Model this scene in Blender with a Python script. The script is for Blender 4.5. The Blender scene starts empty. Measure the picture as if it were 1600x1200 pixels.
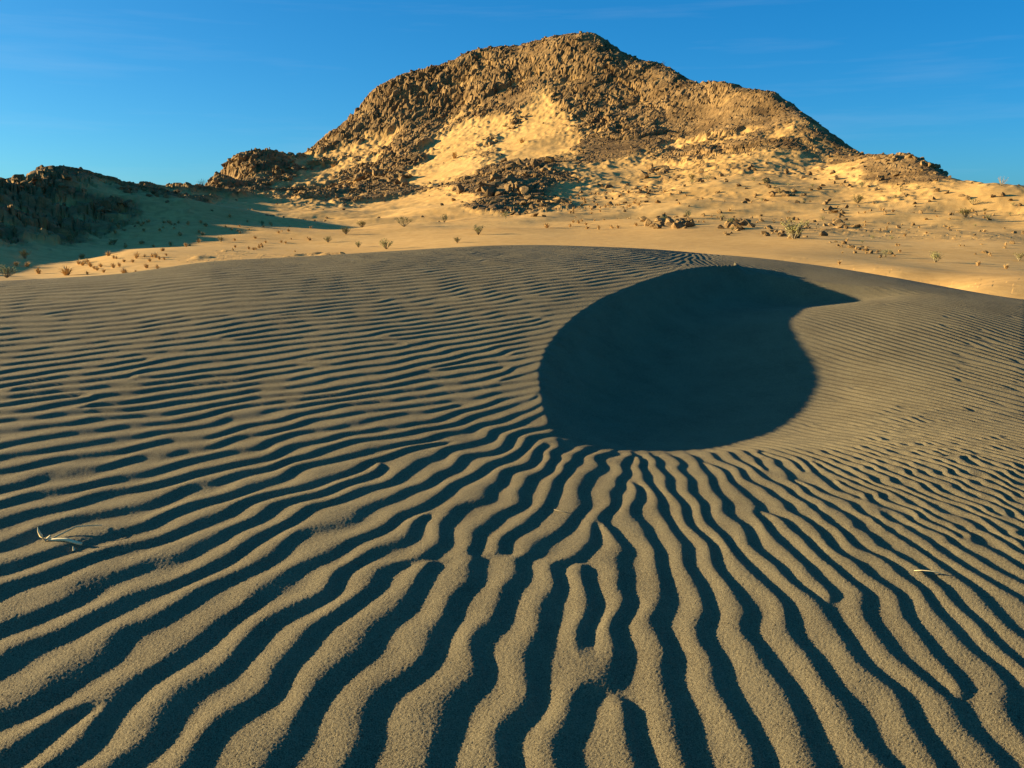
import bpy, bmesh, math, random, time
import numpy as np
T0 = time.time()
rng = np.random.default_rng(7)
random.seed(7)
R = math.radians

# ------------------------------------------------------------------ camera
CAM_H = 1.0
PITCH = 11.02
FPX = 1386.0                      # focal length in pixels of the 1600 px wide photo
SUN_AZ = -9.0                    # light travels to the right and a little towards the camera
SUN_EL = 11.3
scene = bpy.context.scene
cam_d = bpy.data.cameras.new('camera')
cam_d.sensor_width = 36.0
cam_d.lens = 36.0 * FPX / 1600.0
cam_d.clip_start = 0.05
cam_d.clip_end = 5000
cam = bpy.data.objects.new('camera', cam_d)
scene.collection.objects.link(cam)
cam.location = (0, 0, CAM_H)
cam.rotation_euler = (R(90 - PITCH), 0, 0)
scene.camera = cam

# ------------------------------------------------------------------ sky, sun, exposure
world = bpy.data.worlds.new('World')
scene.world = world
world.use_nodes = True
wn, wl = world.node_tree.nodes, world.node_tree.links
wn.clear()
w_out = wn.new('ShaderNodeOutputWorld')
w_bg = wn.new('ShaderNodeBackground')
w_sky = wn.new('ShaderNodeTexSky')
w_sky.sky_type = 'NISHITA'
w_sky.sun_disc = False
w_sky.sun_elevation = R(SUN_EL)
w_sky.altitude = 900
w_sky.air_density = 0.6
w_sky.dust_density = 2.5
w_sky.ozone_density = 3.0
# the light comes from (-cos, -sin); Blender's sun_rotation turns clockwise from +Y
sun_dir = (-math.cos(R(SUN_AZ)), -math.sin(R(SUN_AZ)))
w_sky.sun_rotation = math.atan2(sun_dir[0], sun_dir[1])
w_hs = wn.new('ShaderNodeHueSaturation')
w_hs.inputs['Saturation'].default_value = 1.62
w_gm = wn.new('ShaderNodeGamma')
w_gm.inputs['Gamma'].default_value = 0.6
wl.new(w_sky.outputs['Color'], w_gm.inputs['Color'])
wl.new(w_gm.outputs['Color'], w_hs.inputs['Color'])
w_tn = wn.new('ShaderNodeMix'); w_tn.data_type = 'RGBA'; w_tn.blend_type = 'MULTIPLY'; w_tn.inputs[0].default_value = 1.0
w_tn.inputs[7].default_value = (0.38, 0.95, 1.08, 1)
wl.new(w_hs.outputs['Color'], w_tn.inputs[6])
# faint cirrus streaks
w_tc = wn.new('ShaderNodeTexCoord'); w_mp = wn.new('ShaderNodeMapping')
w_mp.inputs['Rotation'].default_value = (0, R(4), 0); w_mp.inputs['Scale'].default_value = (2.2, 2.2, 30)
w_no = wn.new('ShaderNodeTexNoise'); w_no.inputs['Scale'].default_value = 1.0; w_no.inputs['Detail'].default_value = 5; w_no.inputs['Roughness'].default_value = 0.6
w_rp = wn.new('ShaderNodeMapRange'); w_rp.inputs['From Min'].default_value = 0.5; w_rp.inputs['From Max'].default_value = 0.8; w_rp.inputs['To Max'].default_value = 0.09
w_mx = wn.new('ShaderNodeMix'); w_mx.data_type = 'RGBA'; w_mx.inputs[7].default_value = (2.6, 2.8, 3.0, 1)
wl.new(w_tc.outputs['Generated'], w_mp.inputs['Vector']); wl.new(w_mp.outputs['Vector'], w_no.inputs['Vector'])
wl.new(w_no.outputs['Fac'], w_rp.inputs['Value']); wl.new(w_rp.outputs['Result'], w_mx.inputs[0])
wl.new(w_tn.outputs[2], w_mx.inputs[6]); wl.new(w_mx.outputs[2], w_bg.inputs['Color'])
w_bg.inputs['Strength'].default_value = 0.1
wl.new(w_bg.outputs['Background'], w_out.inputs['Surface'])

sun_d = bpy.data.lights.new('sun', 'SUN')
sun_d.energy = 5.0
sun_d.angle = R(0.7)
sun_d.color = (1.0, 0.77, 0.46)
sun = bpy.data.objects.new('sun', sun_d)
scene.collection.objects.link(sun)
ce = math.cos(R(SUN_EL))
from mathutils import Vector
trav = Vector((math.cos(R(SUN_AZ)) * ce, math.sin(R(SUN_AZ)) * ce, -math.sin(R(SUN_EL))))
sun.rotation_euler = trav.to_track_quat('-Z', 'Y').to_euler()
sun.location = (-20, -4, 12)

vs = scene.view_settings
vs.view_transform = 'Standard'
vs.look = 'None'
vs.exposure = 1.62
vs.gamma = 1.0
vs.use_curve_mapping = False

# ------------------------------------------------------------------ helpers
CP, SP = math.cos(R(PITCH)), math.sin(R(PITCH))
def ray(px, py):
    """world direction of a photo pixel, scaled to unit horizontal range"""
    a = (np.asarray(px, float) - 800.0) / FPX
    b = (600.0 - np.asarray(py, float)) / FPX
    dx = a
    dy = CP + b * SP
    dz = -SP + b * CP
    n = np.hypot(dx, dy)
    return dx / n, dy / n, dz / n
def project(X, Y, Z):
    d = Y * CP - (Z - CAM_H) * SP
    u = Y * SP + (Z - CAM_H) * CP
    return 800 + FPX * X / d, 600 - FPX * u / d
def smooth(a, b, x):
    t = np.clip((x - a) / (b - a), 0, 1)
    return t * t * (3 - 2 * t)

_perm = rng.random((256, 256))
_gang = rng.random((256, 256)) * 2 * np.pi
_gx, _gy = np.cos(_gang), np.sin(_gang)
def gnoise(x, y):
    """gradient noise, about -0.7..0.7"""
    xi = np.floor(x).astype(np.int64); yi = np.floor(y).astype(np.int64)
    fx = x - xi; fy = y - yi
    ux = fx * fx * fx * (fx * (fx * 6 - 15) + 10); uy = fy * fy * fy * (fy * (fy * 6 - 15) + 10)
    def g(ix, iy, ax, ay):
        i, j = ix & 255, iy & 255
        return _gx[i, j] * ax + _gy[i, j] * ay
    n00 = g(xi, yi, fx, fy); n10 = g(xi + 1, yi, fx - 1, fy)
    n01 = g(xi, yi + 1, fx, fy - 1); n11 = g(xi + 1, yi + 1, fx - 1, fy - 1)
    a = n00 + ux * (n10 - n00); b = n01 + ux * (n11 - n01)
    return a + uy * (b - a)
def fbm(x, y, oct=4, gain=0.5):
    s = 0; a = 1.0
    for k in range(oct):
        s = s + a * gnoise(x + 17.3 * k, y - 9.1 * k); x = x * 2.03; y = y * 2.03; a *= gain
    return s
def cells(x, y, seed=0):
    """jittered cell noise: F1, F2, id random triple of the nearest cell and offset to it"""
    rr = np.random.default_rng(100 + seed)
    JX, JY = rr.random((128, 128)), rr.random((128, 128))
    A, B, C_ = rr.random((128, 128)), rr.random((128, 128)), rr.random((128, 128))
    xi = np.floor(x).astype(np.int64); yi = np.floor(y).astype(np.int64)
    f1 = np.full(x.shape, 9.0); f2 = np.full(x.shape, 9.0)
    ra = np.zeros(x.shape); rb = np.zeros(x.shape); rc = np.zeros(x.shape)
    ox = np.zeros(x.shape); oy = np.zeros(x.shape)
    for di in (-1, 0, 1):
        for dj in (-1, 0, 1):
            i, j = (xi + di) & 127, (yi + dj) & 127
            dx = x - (xi + di + JX[i, j]); dy = y - (yi + dj + JY[i, j])
            d = np.hypot(dx, dy)
            near = d < f1
            f2 = np.where(near, f1, np.minimum(f2, d))
            f1 = np.where(near, d, f1)
            ra = np.where(near, A[i, j], ra); rb = np.where(near, B[i, j], rb); rc = np.where(near, C_[i, j], rc)
            ox = np.where(near, dx, ox); oy = np.where(near, dy, oy)
    return f1, f2, ra, rb, rc, ox, oy

def grid_mesh(name, X, Y, Z, material, attrs=None):
    n, m = X.shape
    me = bpy.data.meshes.new(name)
    co = np.stack([X, Y, Z], -1).astype(np.float32).reshape(-1)
    idx = np.arange(n * m, dtype=np.int32).reshape(n, m)
    q = np.stack([idx[:-1, :-1], idx[:-1, 1:], idx[1:, 1:], idx[1:, :-1]], -1).reshape(-1, 4)
    me.vertices.add(n * m); me.vertices.foreach_set('co', co)
    me.loops.add(q.size); me.loops.foreach_set('vertex_index', q.reshape(-1))
    me.polygons.add(len(q))
    me.polygons.foreach_set('loop_start', np.arange(0, q.size, 4, dtype=np.int32))
    me.polygons.foreach_set('use_smooth', np.ones(len(q), bool))
    for k, v in (attrs or {}).items():
        at = me.attributes.new(k, 'FLOAT', 'POINT')
        at.data.foreach_set('value', v.astype(np.float32).reshape(-1))
    me.materials.append(material)
    me.update(calc_edges=True)
    o = bpy.data.objects.new(name, me)
    scene.collection.objects.link(o)
    return o
def raw_mesh(name, verts, faces, material, smooth_=False):
    me = bpy.data.meshes.new(name)
    me.from_pydata([tuple(v) for v in verts], [], [tuple(f) for f in faces])
    me.materials.append(material)
    if smooth_:
        me.polygons.foreach_set('use_smooth', np.ones(len(me.polygons), bool))
    me.update()
    return me
def link(name, me, parent=None, **props):
    o = bpy.data.objects.new(name, me)
    scene.collection.objects.link(o)
    if parent is not None:
        o.parent = parent
    for k, v in props.items():
        o[k] = v
    return o

# ------------------------------------------------------------------ materials
def mat(name):
    m = bpy.data.materials.new(name); m.use_nodes = True
    nt = m.node_tree; b = nt.nodes['Principled BSDF']
    b.inputs['Roughness'].default_value = 0.95
    b.inputs['Specular IOR Level'].default_value = 0.12
    return m, nt.nodes, nt.links, b
def noise(nodes, links, vec, scale, detail=3.0, rough=0.55):
    n = nodes.new('ShaderNodeTexNoise'); n.inputs['Scale'].default_value = scale
    n.inputs['Detail'].default_value = detail; n.inputs['Roughness'].default_value = rough
    links.new(vec, n.inputs['Vector']); return n
def ramp(nodes, links, fac, stops):
    r = nodes.new('ShaderNodeValToRGB'); e = r.color_ramp.elements
    while len(e) < len(stops): e.new(0.5)
    for el, (p, c) in zip(e, stops):
        el.position = p; el.color = (*c, 1)
    links.new(fac, r.inputs['Fac']); return r
def mixc(nodes, links, fac, a, b, mode='MIX'):
    m = nodes.new('ShaderNodeMix'); m.data_type = 'RGBA'; m.blend_type = mode
    if isinstance(fac, float): m.inputs[0].default_value = fac
    else: links.new(fac, m.inputs[0])
    for s, v in ((6, a), (7, b)):
        if isinstance(v, tuple): m.inputs[s].default_value = (*v, 1)
        else: links.new(v, m.inputs[s])
    return m.outputs[2]

def dune_material():
    m, N, L, b = mat('rippled dune sand')
    tc = N.new('ShaderNodeTexCoord'); v = tc.outputs['Object']
    g1 = noise(N, L, v, 330, 3, 0.7)
    g2 = noise(N, L, v, 900, 1, 0.5)
    big = noise(N, L, v, 0.9, 3, 0.5)
    c1 = ramp(N, L, g1.outputs['Fac'], [(0.30, (0.098, 0.082, 0.044)), (0.5, (0.192, 0.160, 0.087)), (0.68, (0.295, 0.247, 0.137))])
    c2 = mixc(N, L, big.outputs['Fac'], c1.outputs['Color'], (0.198, 0.163, 0.088))
    fin = mixc(N, L, 0.5, c1.outputs['Color'], c2)
    st = noise(N, L, v, 5.5, 4, 0.65); g3 = noise(N, L, v, 520, 0, 0.5)
    sm_ = N.new('ShaderNodeMath'); sm_.operation = 'MULTIPLY_ADD'; sm_.inputs[1].default_value = 0.45
    L.new(st.outputs['Fac'], sm_.inputs[0]); L.new(g3.outputs['Fac'], sm_.inputs[2])
    dk = ramp(N, L, sm_.outputs[0], [(0.0, (1.12, 1.11, 1.08)), (0.62, (1.06, 1.05, 1.03)), (0.80, (0.95, 0.94, 0.93)), (0.95, (0.42, 0.40, 0.40))])
    fin = mixc(N, L, 1.0, fin, dk.outputs['Color'], 'MULTIPLY')
    L.new(fin, b.inputs['Base Color'])
    bp = N.new('ShaderNodeBump'); bp.inputs['Strength'].default_value = 0.55; bp.inputs['Distance'].default_value = 0.004
    ad = N.new('ShaderNodeMath'); ad.operation = 'ADD'
    L.new(g1.outputs['Fac'], ad.inputs[0]); L.new(g2.outputs['Fac'], ad.inputs[1])
    L.new(ad.outputs[0], bp.inputs['Height']); L.new(bp.outputs['Normal'], b.inputs['Normal'])
    return m
def hill_material():
    m, N, L, b = mat('sand and rock hillside')
    tc = N.new('ShaderNodeTexCoord'); v = tc.outputs['Object']
    at = N.new('ShaderNodeAttribute'); at.attribute_name = 'rock'
    tone = N.new('ShaderNodeAttribute'); tone.attribute_name = 'tone'
    s1 = noise(N, L, v, 0.11, 4, 0.6); s2 = noise(N, L, v, 2.6, 4, 0.65)
    sand = ramp(N, L, s1.outputs['Fac'], [(0.3, (0.50, 0.30, 0.094)), (0.55, (0.60, 0.368, 0.118)), (0.75, (0.65, 0.415, 0.143))])
    sp = ramp(N, L, s2.outputs['Fac'], [(0.35, (0.74, 0.70, 0.64)), (0.6, (1, 1, 1))])
    sandc = mixc(N, L, 0.6, sand.outputs['Color'], sp.outputs['Color'], 'MULTIPLY')
    r1 = noise(N, L, v, 0.35, 5, 0.65); r2 = noise(N, L, v, 3.5, 4, 0.7)
    rk = ramp(N, L, r1.outputs['Fac'], [(0.3, (0.125, 0.076, 0.030)), (0.5, (0.215, 0.137, 0.054)), (0.72, (0.32, 0.212, 0.088))])
    rs = ramp(N, L, r2.outputs['Fac'], [(0.32, (0.6, 0.57, 0.53)), (0.62, (1.1, 1.08, 1.04))])
    rkc = mixc(N, L, 0.8, rk.outputs['Color'], rs.outputs['Color'], 'MULTIPLY')
    tn = ramp(N, L, tone.outputs['Fac'], [(0.0, (0.55, 0.52, 0.5)), (1.0, (1.3, 1.25, 1.2))])
    rkc = mixc(N, L, 0.8, rkc, tn.outputs['Color'], 'MULTIPLY')
    fin = mixc(N, L, at.outputs['Fac'], sandc, rkc)
    L.new(fin, b.inputs['Base Color'])
    bp = N.new('ShaderNodeBump'); bp.inputs['Strength'].default_value = 0.5; bp.inputs['Distance'].default_value = 0.12
    bn = noise(N, L, v, 2.2, 6, 0.7)
    ml = N.new('ShaderNodeMath'); ml.operation = 'MULTIPLY'
    rb = N.new('ShaderNodeMath'); rb.operation = 'MULTIPLY_ADD'; rb.inputs[1].default_value = 1.4; rb.inputs[2].default_value = 0.18
    L.new(at.outputs['Fac'], rb.inputs[0])
    L.new(bn.outputs['Fac'], ml.inputs[0]); L.new(rb.outputs[0], ml.inputs[1])
    L.new(ml.outputs[0], bp.inputs['Height']); L.new(bp.outputs['Normal'], b.inputs['Normal'])
    return m
def rock_material(name, a, bcol, c):
    m, N, L, b = mat(name)
    tc = N.new('ShaderNodeTexCoord'); v = tc.outputs['Object']
    oi = N.new('ShaderNodeObjectInfo')
    r1 = noise(N, L, v, 1.6, 5, 0.7)
    rk = ramp(N, L, r1.outputs['Fac'], [(0.3, a), (0.5, bcol), (0.7, c)])
    tn = ramp(N, L, oi.outputs['Random'], [(0, (0.7, 0.68, 0.66)), (1, (1.2, 1.18, 1.12))])
    L.new(mixc(N, L, 1.0, rk.outputs['Color'], tn.outputs['Color'], 'MULTIPLY'), b.inputs['Base Color'])
    bp = N.new('ShaderNodeBump'); bp.inputs['Strength'].default_value = 0.7; bp.inputs['Distance'].default_value = 0.08
    bn = noise(N, L, v, 5, 5, 0.7)
    L.new(bn.outputs['Fac'], bp.inputs['Height']); L.new(bp.outputs['Normal'], b.inputs['Normal'])
    return m
def plant_material(name, a, bcol, trans=0.0):
    m, N, L, b = mat(name)
    tc = N.new('ShaderNodeTexCoord')
    n = noise(N, L, tc.outputs['Object'], 9, 2)
    r = ramp(N, L, n.outputs['Fac'], [(0.35, a), (0.65, bcol)])
    L.new(r.outputs['Color'], b.inputs['Base Color'])
    return m
M_DUNE = dune_material()
M_HILL = hill_material()
M_ROCK = rock_material('brown weathered rock', (0.135, 0.084, 0.034), (0.225, 0.145, 0.06), (0.33, 0.222, 0.096))
M_LEAF = plant_material('olive creosote leaves', (0.19, 0.18, 0.06), (0.32, 0.29, 0.11))
M_STEM = plant_material('grey brown stems', (0.20, 0.16, 0.09), (0.32, 0.26, 0.15))
M_DRY = plant_material('dry golden grass', (0.42, 0.27, 0.10), (0.58, 0.40, 0.17))
M_TWIG = plant_material('bleached dry twig', (0.55, 0.42, 0.20), (0.78, 0.66, 0.38))
# ------------------------------------------------------------------ dune base shape
TE = math.tan(R(SUN_EL))
CA, SA = math.cos(R(SUN_AZ)), math.sin(R(SUN_AZ))
SIL_PX = np.array([-600, -200, 0, 200, 330, 560, 800, 1000, 1100, 1250, 1400, 1600, 1800, 2200], float)
SIL_PY = np.array([470, 450, 441, 427, 411, 396, 384, 388, 396, 412, 435, 468, 500, 560], float)
SIL_DZ = np.zeros(len(SIL_PX))
RIM, RIMW = 7.3, 0.45
SIL_RIM = 1386.0 / (SIL_PY - 193.0) * 0.985
def zbase(X, Y):
    z = 0.0935 * Y - 0.20 * np.exp(-((X - 2.9) / 1.25) ** 2 - ((Y - 4.2) / 1.7) ** 2)      # the dune falls away to the right of the hollow
    px = 800 + FPX * X / np.maximum(Y, 0.5)
    rim = np.interp(px, SIL_XS, SIL_RS)
    t = (Y - rim) / RIMW
    z = z - 0.36 * RIMW * np.logaddexp(0, t)
    return z + np.interp(px, SIL_PX, SIL_DZ) * smooth(3.0, 5.5, Y)
SIL_XS = np.linspace(-600, 2200, 281)
SIL_RS = np.convolve(np.pad(np.interp(SIL_XS, SIL_PX, SIL_RIM), 10, mode='edge'), np.hanning(23)[1:-1] / np.hanning(23).sum(), 'valid')
# fit the rim's height so that the crest line lies where the photograph shows it
_Yr = np.linspace(3.0, 9.5, 400)
for _ in range(6):
    for k, (px, py) in enumerate(zip(SIL_PX, SIL_PY)):
        X = (px - 800) / FPX * _Yr
        e = (zbase(X, _Yr) - CAM_H) / np.hypot(X, _Yr)
        j = int(np.argmax(e))
        sx, sy = project(X[j], _Yr[j], zbase(X[j], _Yr[j]))
        SIL_DZ[k] += (sy - py) / FPX * _Yr[j]
def hit(px, py, f=None):
    """first point where the pixel's ray meets the dune base"""
    dx, dy, dz = ray(px, py)
    t = np.linspace(0.6, 9.0, 4000)
    X, Y, Z = dx * t, dy * t, CAM_H + dz * t
    s = Z - (f or zbase)(X, Y)
    i = np.nonzero(s <= 0)[0]
    i = i[0] if len(i) else len(t) - 1
    return X[i], Y[i], Z[i]
def uv(X, Y): return X * CA + Y * SA, -X * SA + Y * CA

# the hollow: a brink curve on the sun side and the far edge of the shade it throws
BR_PX = [(1010, 720), (905, 706), (864, 678), (845, 636), (838, 580), (850, 545), (872, 515), (900, 490), (940, 465), (1000, 441), (1060, 423), (1110, 415), (1150, 413)]
SH_PX = [(1010, 720), (1100, 708), (1200, 677), (1260, 636), (1283, 600), (1275, 570), (1252, 535), (1238, 505), (1262, 484), (1385, 468), (1290, 448), (1240, 433), (1200, 423), (1150, 413)]
_b = np.array([hit(*p) for p in BR_PX])
bu, bv = uv(_b[:, 0], _b[:, 1])
o_ = np.argsort(bv); bu, bv, bz = bu[o_], bv[o_], _b[o_, 2]
su, sv = [], []
for p in SH_PX:
    dx, dy, dz = ray(*p)
    t = np.linspace(2.0, 8.5, 4000)
    X, Y, Z = dx * t, dy * t, CAM_H + dz * t
    u, v = uv(X, Y)
    ub = np.interp(v, bv, bu); zb = np.interp(v, bv, bz)
    s = Z - (zb - np.maximum(u - ub, 0) * TE)
    i = np.nonzero(s <= 0)[0]
    i = i[0] if len(i) else -1
    su.append(u[i]); sv.append(v[i])
su, sv = np.array(su), np.array(sv)
o_ = np.argsort(sv); su, sv = su[o_], sv[o_]
VG = np.linspace(min(bv[0], sv[0]) - 0.3, max(bv[-1], sv[-1]) + 0.3, 400)
def _sm(a, n):
    k = np.hanning(2 * n + 1); k /= k.sum()
    return np.convolve(np.pad(a, n, mode='edge'), k, 'valid')
UB = _sm(np.interp(VG, bv, bu), 6)
LL = np.interp(VG, sv, su) - np.interp(VG, bv, bu)
LL[(VG < max(bv[0], sv[0])) | (VG > min(bv[-1], sv[-1]))] = 0
_l = np.maximum(LL, 0); _w = smooth(VG[-1] - 0.8, VG[-1] - 0.4, VG)
LL = _sm(_l, 9) * (1 - _w) + _sm(_l, 30) * _w
_t = np.array([-0.1, 0.0, 0.10, 0.28, 0.55, 1.0, 1.6, 2.2, 3.2])
_q = np.array([0.0, 0.0, 0.34, 0.90, 1.12, 1.0, 0.72, 0.36, 0.0])
_q2 = np.array([0.0, 0.0, 0.14, 0.48, 0.96, 1.0, 0.72, 0.36, 0.0])       # gentler where the hollow opens towards the camera
def pchip(x, xp, yp):
    h = np.diff(xp); d = np.diff(yp) / h
    m = np.zeros(len(xp))
    for i in range(1, len(xp) - 1):
        if d[i - 1] * d[i] > 0:
            w1, w2 = 2 * h[i] + h[i - 1], h[i] + 2 * h[i - 1]
            m[i] = (w1 + w2) / (w1 / d[i - 1] + w2 / d[i])
    x = np.clip(x, xp[0], xp[-1])
    i = np.clip(np.searchsorted(xp, x) - 1, 0, len(h) - 1)
    t = (x - xp[i]) / h[i]
    t2, t3 = t * t, t * t * t
    return (2 * t3 - 3 * t2 + 1) * yp[i] + (t3 - 2 * t2 + t) * h[i] * m[i] + (-2 * t3 + 3 * t2) * yp[i + 1] + (t3 - t2) * h[i] * m[i + 1]
def hollow_raw(X, Y):
    """depth of the hollow below the base, and the position along its rows (0 brink .. 1 shade edge)"""
    u, v = uv(X, Y)
    ub = np.interp(v, VG, UB); L = np.interp(v, VG, LL, left=0, right=0)
    s = u - ub
    t = s / np.maximum(L, 0.02)
    fall = zbase(X, Y) - (zbase(ub * CA - v * SA, ub * SA + v * CA) - s * TE)     # depth at which the sun's ray over the brink passes
    Ld = np.maximum(L * TE + np.interp(1.0, [0, 1], [0, 0]), 0)
    wf = smooth(VG[0] + 1.15, VG[0] + 0.35, v)
    d = (pchip(t, _t, _q) * (1 - wf) + pchip(t, _t, _q2) * wf) * Ld
    # base slope along the row: keep the shade edge where it belongs
    base_drop = (fall - s * TE) * np.clip(pchip(t, _t, np.array([0, 0, .1, .4, .8, 1.0, .7, .4, 0])), 0, 1) * smooth(0.02, 0.35, L)
    return np.where(s > -0.1 * L, d + base_drop, 0.0), np.where(L > 0.02, t, -9.0), L, s, v

def bicubic(A, fx, fy):
    x0 = np.floor(fx).astype(int); y0 = np.floor(fy).astype(int)
    tx = fx - x0; ty = fy - y0
    def wts(t): return (-0.5 * t + t * t - 0.5 * t ** 3, 1 - 2.5 * t * t + 1.5 * t ** 3, 0.5 * t + 2 * t * t - 1.5 * t ** 3, -0.5 * t * t + 0.5 * t ** 3)
    wx, wy = wts(tx), wts(ty); out = 0
    for j in range(4):
        yy = np.clip(y0 + j - 1, 0, A.shape[0] - 1); row = 0
        for i in range(4):
            row = row + wx[i] * A[yy, np.clip(x0 + i - 1, 0, A.shape[1] - 1)]
        out = out + wy[j] * row
    return out
V1 = float(VG[np.nonzero(LL > 0.02)[0][-1]])
V0 = float(VG[np.nonzero(LL > 0.02)[0][0]])
HGX, HGY = np.arange(-2.5, 7.0, 0.025), np.arange(0.5, 9.5, 0.025)
def _blur(a, sg):
    for ax in (0, 1):
        k = np.fft.fftfreq(a.shape[ax] * 2, 0.025); k = k[:, None] if ax == 0 else k[None]
        pad = np.concatenate([a, np.flip(a, ax)], ax)
        a = np.fft.ifft(np.fft.fft(pad, axis=ax) * np.exp(-2 * (np.pi * sg * k) ** 2), axis=ax).real.take(range(a.shape[ax]), ax)
    return a
HSOFT = _blur(hollow_raw(*np.meshgrid(HGX, HGY))[0], 0.30)
def hollow(X, Y):
    """crisp brink and shaded bowl; the open front and the sunny far side run out softly"""
    d, t, L, s, v = hollow_raw(X, Y)
    soft = bicubic(HSOFT, np.clip((X - HGX[0]) / 0.025, 1, len(HGX) - 3), np.clip((Y - HGY[0]) / 0.025, 1, len(HGY) - 3))
    te = np.where(t < -5, 9.0, t)
    end = smooth(V1 - 0.40, V1 - 0.02, v)
    crisp = smooth(V0 - 0.05, V0 + 0.45, v) * np.where(s < 0, 1 - end, smooth(1.5, 0.95, te) * (1 - end * smooth(0.5, 1.0, te)))
    return d * crisp + soft * (1 - crisp), t, L
# ------------------------------------------------------------------ wind ripples
DX = 0.0115
GX = np.arange(-5.3, 5.3, DX); GY = np.arange(0.55, 9.0, DX)
GXX, GYY = np.meshgrid(GX, GY)
# local ripple direction (a short line in the photo) and spacing across it in photo pixels
FLOW = [  # px, py, dx, dy, spacing px measured vertically ('v') or horizontally ('h')
    (0, 1100, 100, -75, 95, 'v'), (0, 950, 100, -42, 56, 'v'), (0, 800, 100, -28, 36, 'v'), (0, 650, 100, -16, 24, 'v'), (0, 550, 100, -10, 15, 'v'), (0, 490, 100, -9, 10, 'v'),
    (200, 1150, 100, -90, 100, 'v'), (200, 900, 100, -42, 52, 'v'), (200, 700, 100, -20, 27, 'v'), (200, 550, 100, -12, 15, 'v'), (200, 460, 100, -9, 8, 'v'),
    (400, 1100, 100, -110, 118, 'h'), (400, 900, 100, -50, 48, 'v'), (400, 750, 100, -26, 32, 'v'), (400, 600, 100, -16, 18, 'v'), (400, 500, 100, -12, 10, 'v'), (400, 430, 100, -7, 6, 'v'),
    (600, 1100, 70, -100, 116, 'h'), (600, 900, 100, -80, 75, 'h'), (600, 750, 100, -36, 32, 'v'), (600, 620, 100, -18, 19, 'v'), (600, 520, 100, -12, 11, 'v'), (600, 430, 100, -7, 6.5, 'v'),
    (780, 1100, 45, -100, 114, 'h'), (760, 900, 55, -100, 72, 'h'), (760, 760, 100, -62, 42, 'v'), (760, 660, 100, -30, 20, 'v'), (760, 560, 100, -20, 15, 'v'), (780, 470, 100, -13, 9, 'v'), (800, 410, 100, -6, 5.5, 'v'),
    (950, 1150, 20, -100, 110, 'h'), (930, 950, 0, -100, 70, 'h'), (900, 760, 40, -100, 50, 'h'), (1000, 760, -35, -100, 42, 'h'), (960, 430, 100, -16, 6.5, 'v'), (1050, 400, 100, -4, 5, 'v'),
    (1100, 1150, -35, -100, 105, 'h'), (1100, 950, -30, -100, 78, 'h'), (1150, 800, -60, -100, 48, 'h'), (1150, 720, -100, -90, 22, 'v'),
    (1300, 1100, -55, -100, 105, 'h'), (1300, 950, -75, -100, 70, 'h'), (1300, 820, -100, -72, 26, 'v'), (1280, 720, -100, -50, 15, 'v'), (1300, 660, -100, -36, 9, 'v'),
    (1500, 1100, -75, -100, 95, 'h'), (1500, 950, -100, -80, 48, 'v'), (1500, 820, -100, -62, 26, 'v'), (1480, 720, -100, -60, 17, 'v'), (1480, 640, -100, -38, 9, 'v'), (1450, 560, -100, -29, 7, 'v'), (1340, 560, -100, -26, 6.5, 'v'),
    (1590, 700, -100, -50, 15, 'v'), (1590, 600, -100, -33, 8.5, 'v'), (1590, 520, -100, -22, 7, 'v'),
    (1420, 500, -100, -24, 6, 'v'), (1400, 450, 100, -6, 4.5, 'v'), (1550, 480, -100, -16, 5, 'v'), (1250, 415, 100, -8, 4, 'v'), (1150, 406, 100, -12, 3.5, 'v'), (1300, 428, 100, -10, 3.5, 'v'), (1360, 450, 100, -8, 3.5, 'v'), (1200, 412, 100, -12, 3.5, 'v'), (1460, 458, 100, -5, 4, 'v'), (1330, 440, 100, -10, 3.5, 'v'), (1100, 400, 100, -8, 3.5, 'v'),
]
def lam_cap(px, py, lam):
    lam *= 0.84 if px > 1250 else (0.74 if py < 720 and px < 760 else 0.84 if py < 820 and px < 820 else 1.0)
    hi = 0.15
    if py < 470: hi = 0.055 if px > 1000 else 0.10
    return min(max(lam, 0.045), hi)
fp, fa, fl = [], [], []
for px, py, dx, dy, sp, how in FLOW:
    n = math.hypot(dx, dy)
    p = hit(px, py); q = hit(px + dx / n * 6, py + dy / n * 6)
    ang = math.atan2(q[1] - p[1], q[0] - p[0])
    r = hit(px, py + sp) if how == 'v' else hit(px + sp, py)
    vx, vy = r[0] - p[0], r[1] - p[1]
    lam = abs(vx * math.sin(ang) - vy * math.cos(ang))
    if px > 1190 and py < 720: ang = R(128) if math.degrees(ang) % 180 > 128 or math.degrees(ang) % 180 < 60 else ang
    fp.append(p[:2]); fa.append(ang); fl.append(lam_cap(px, py, lam))
fp, fa, fl = np.array(fp), np.array(fa), np.array(fl)
_sub = 8
cx, cy = GXX[::_sub, ::_sub], GYY[::_sub, ::_sub]
wsum = 0; c2 = 0; s2 = 0; ll = 0
for (x, y), a, l in zip(fp, fa, fl):
    sg = 0.13 * y + 0.10
    w = np.exp(-((cx - x) ** 2 + (cy - y) ** 2) / (2 * sg * sg)) + 1e-5 / (0.2 + (cx - x) ** 2 + (cy - y) ** 2)
    wsum = wsum + w; c2 = c2 + w * math.cos(2 * a); s2 = s2 + w * math.sin(2 * a); ll = ll + w * math.log(l)
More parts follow.
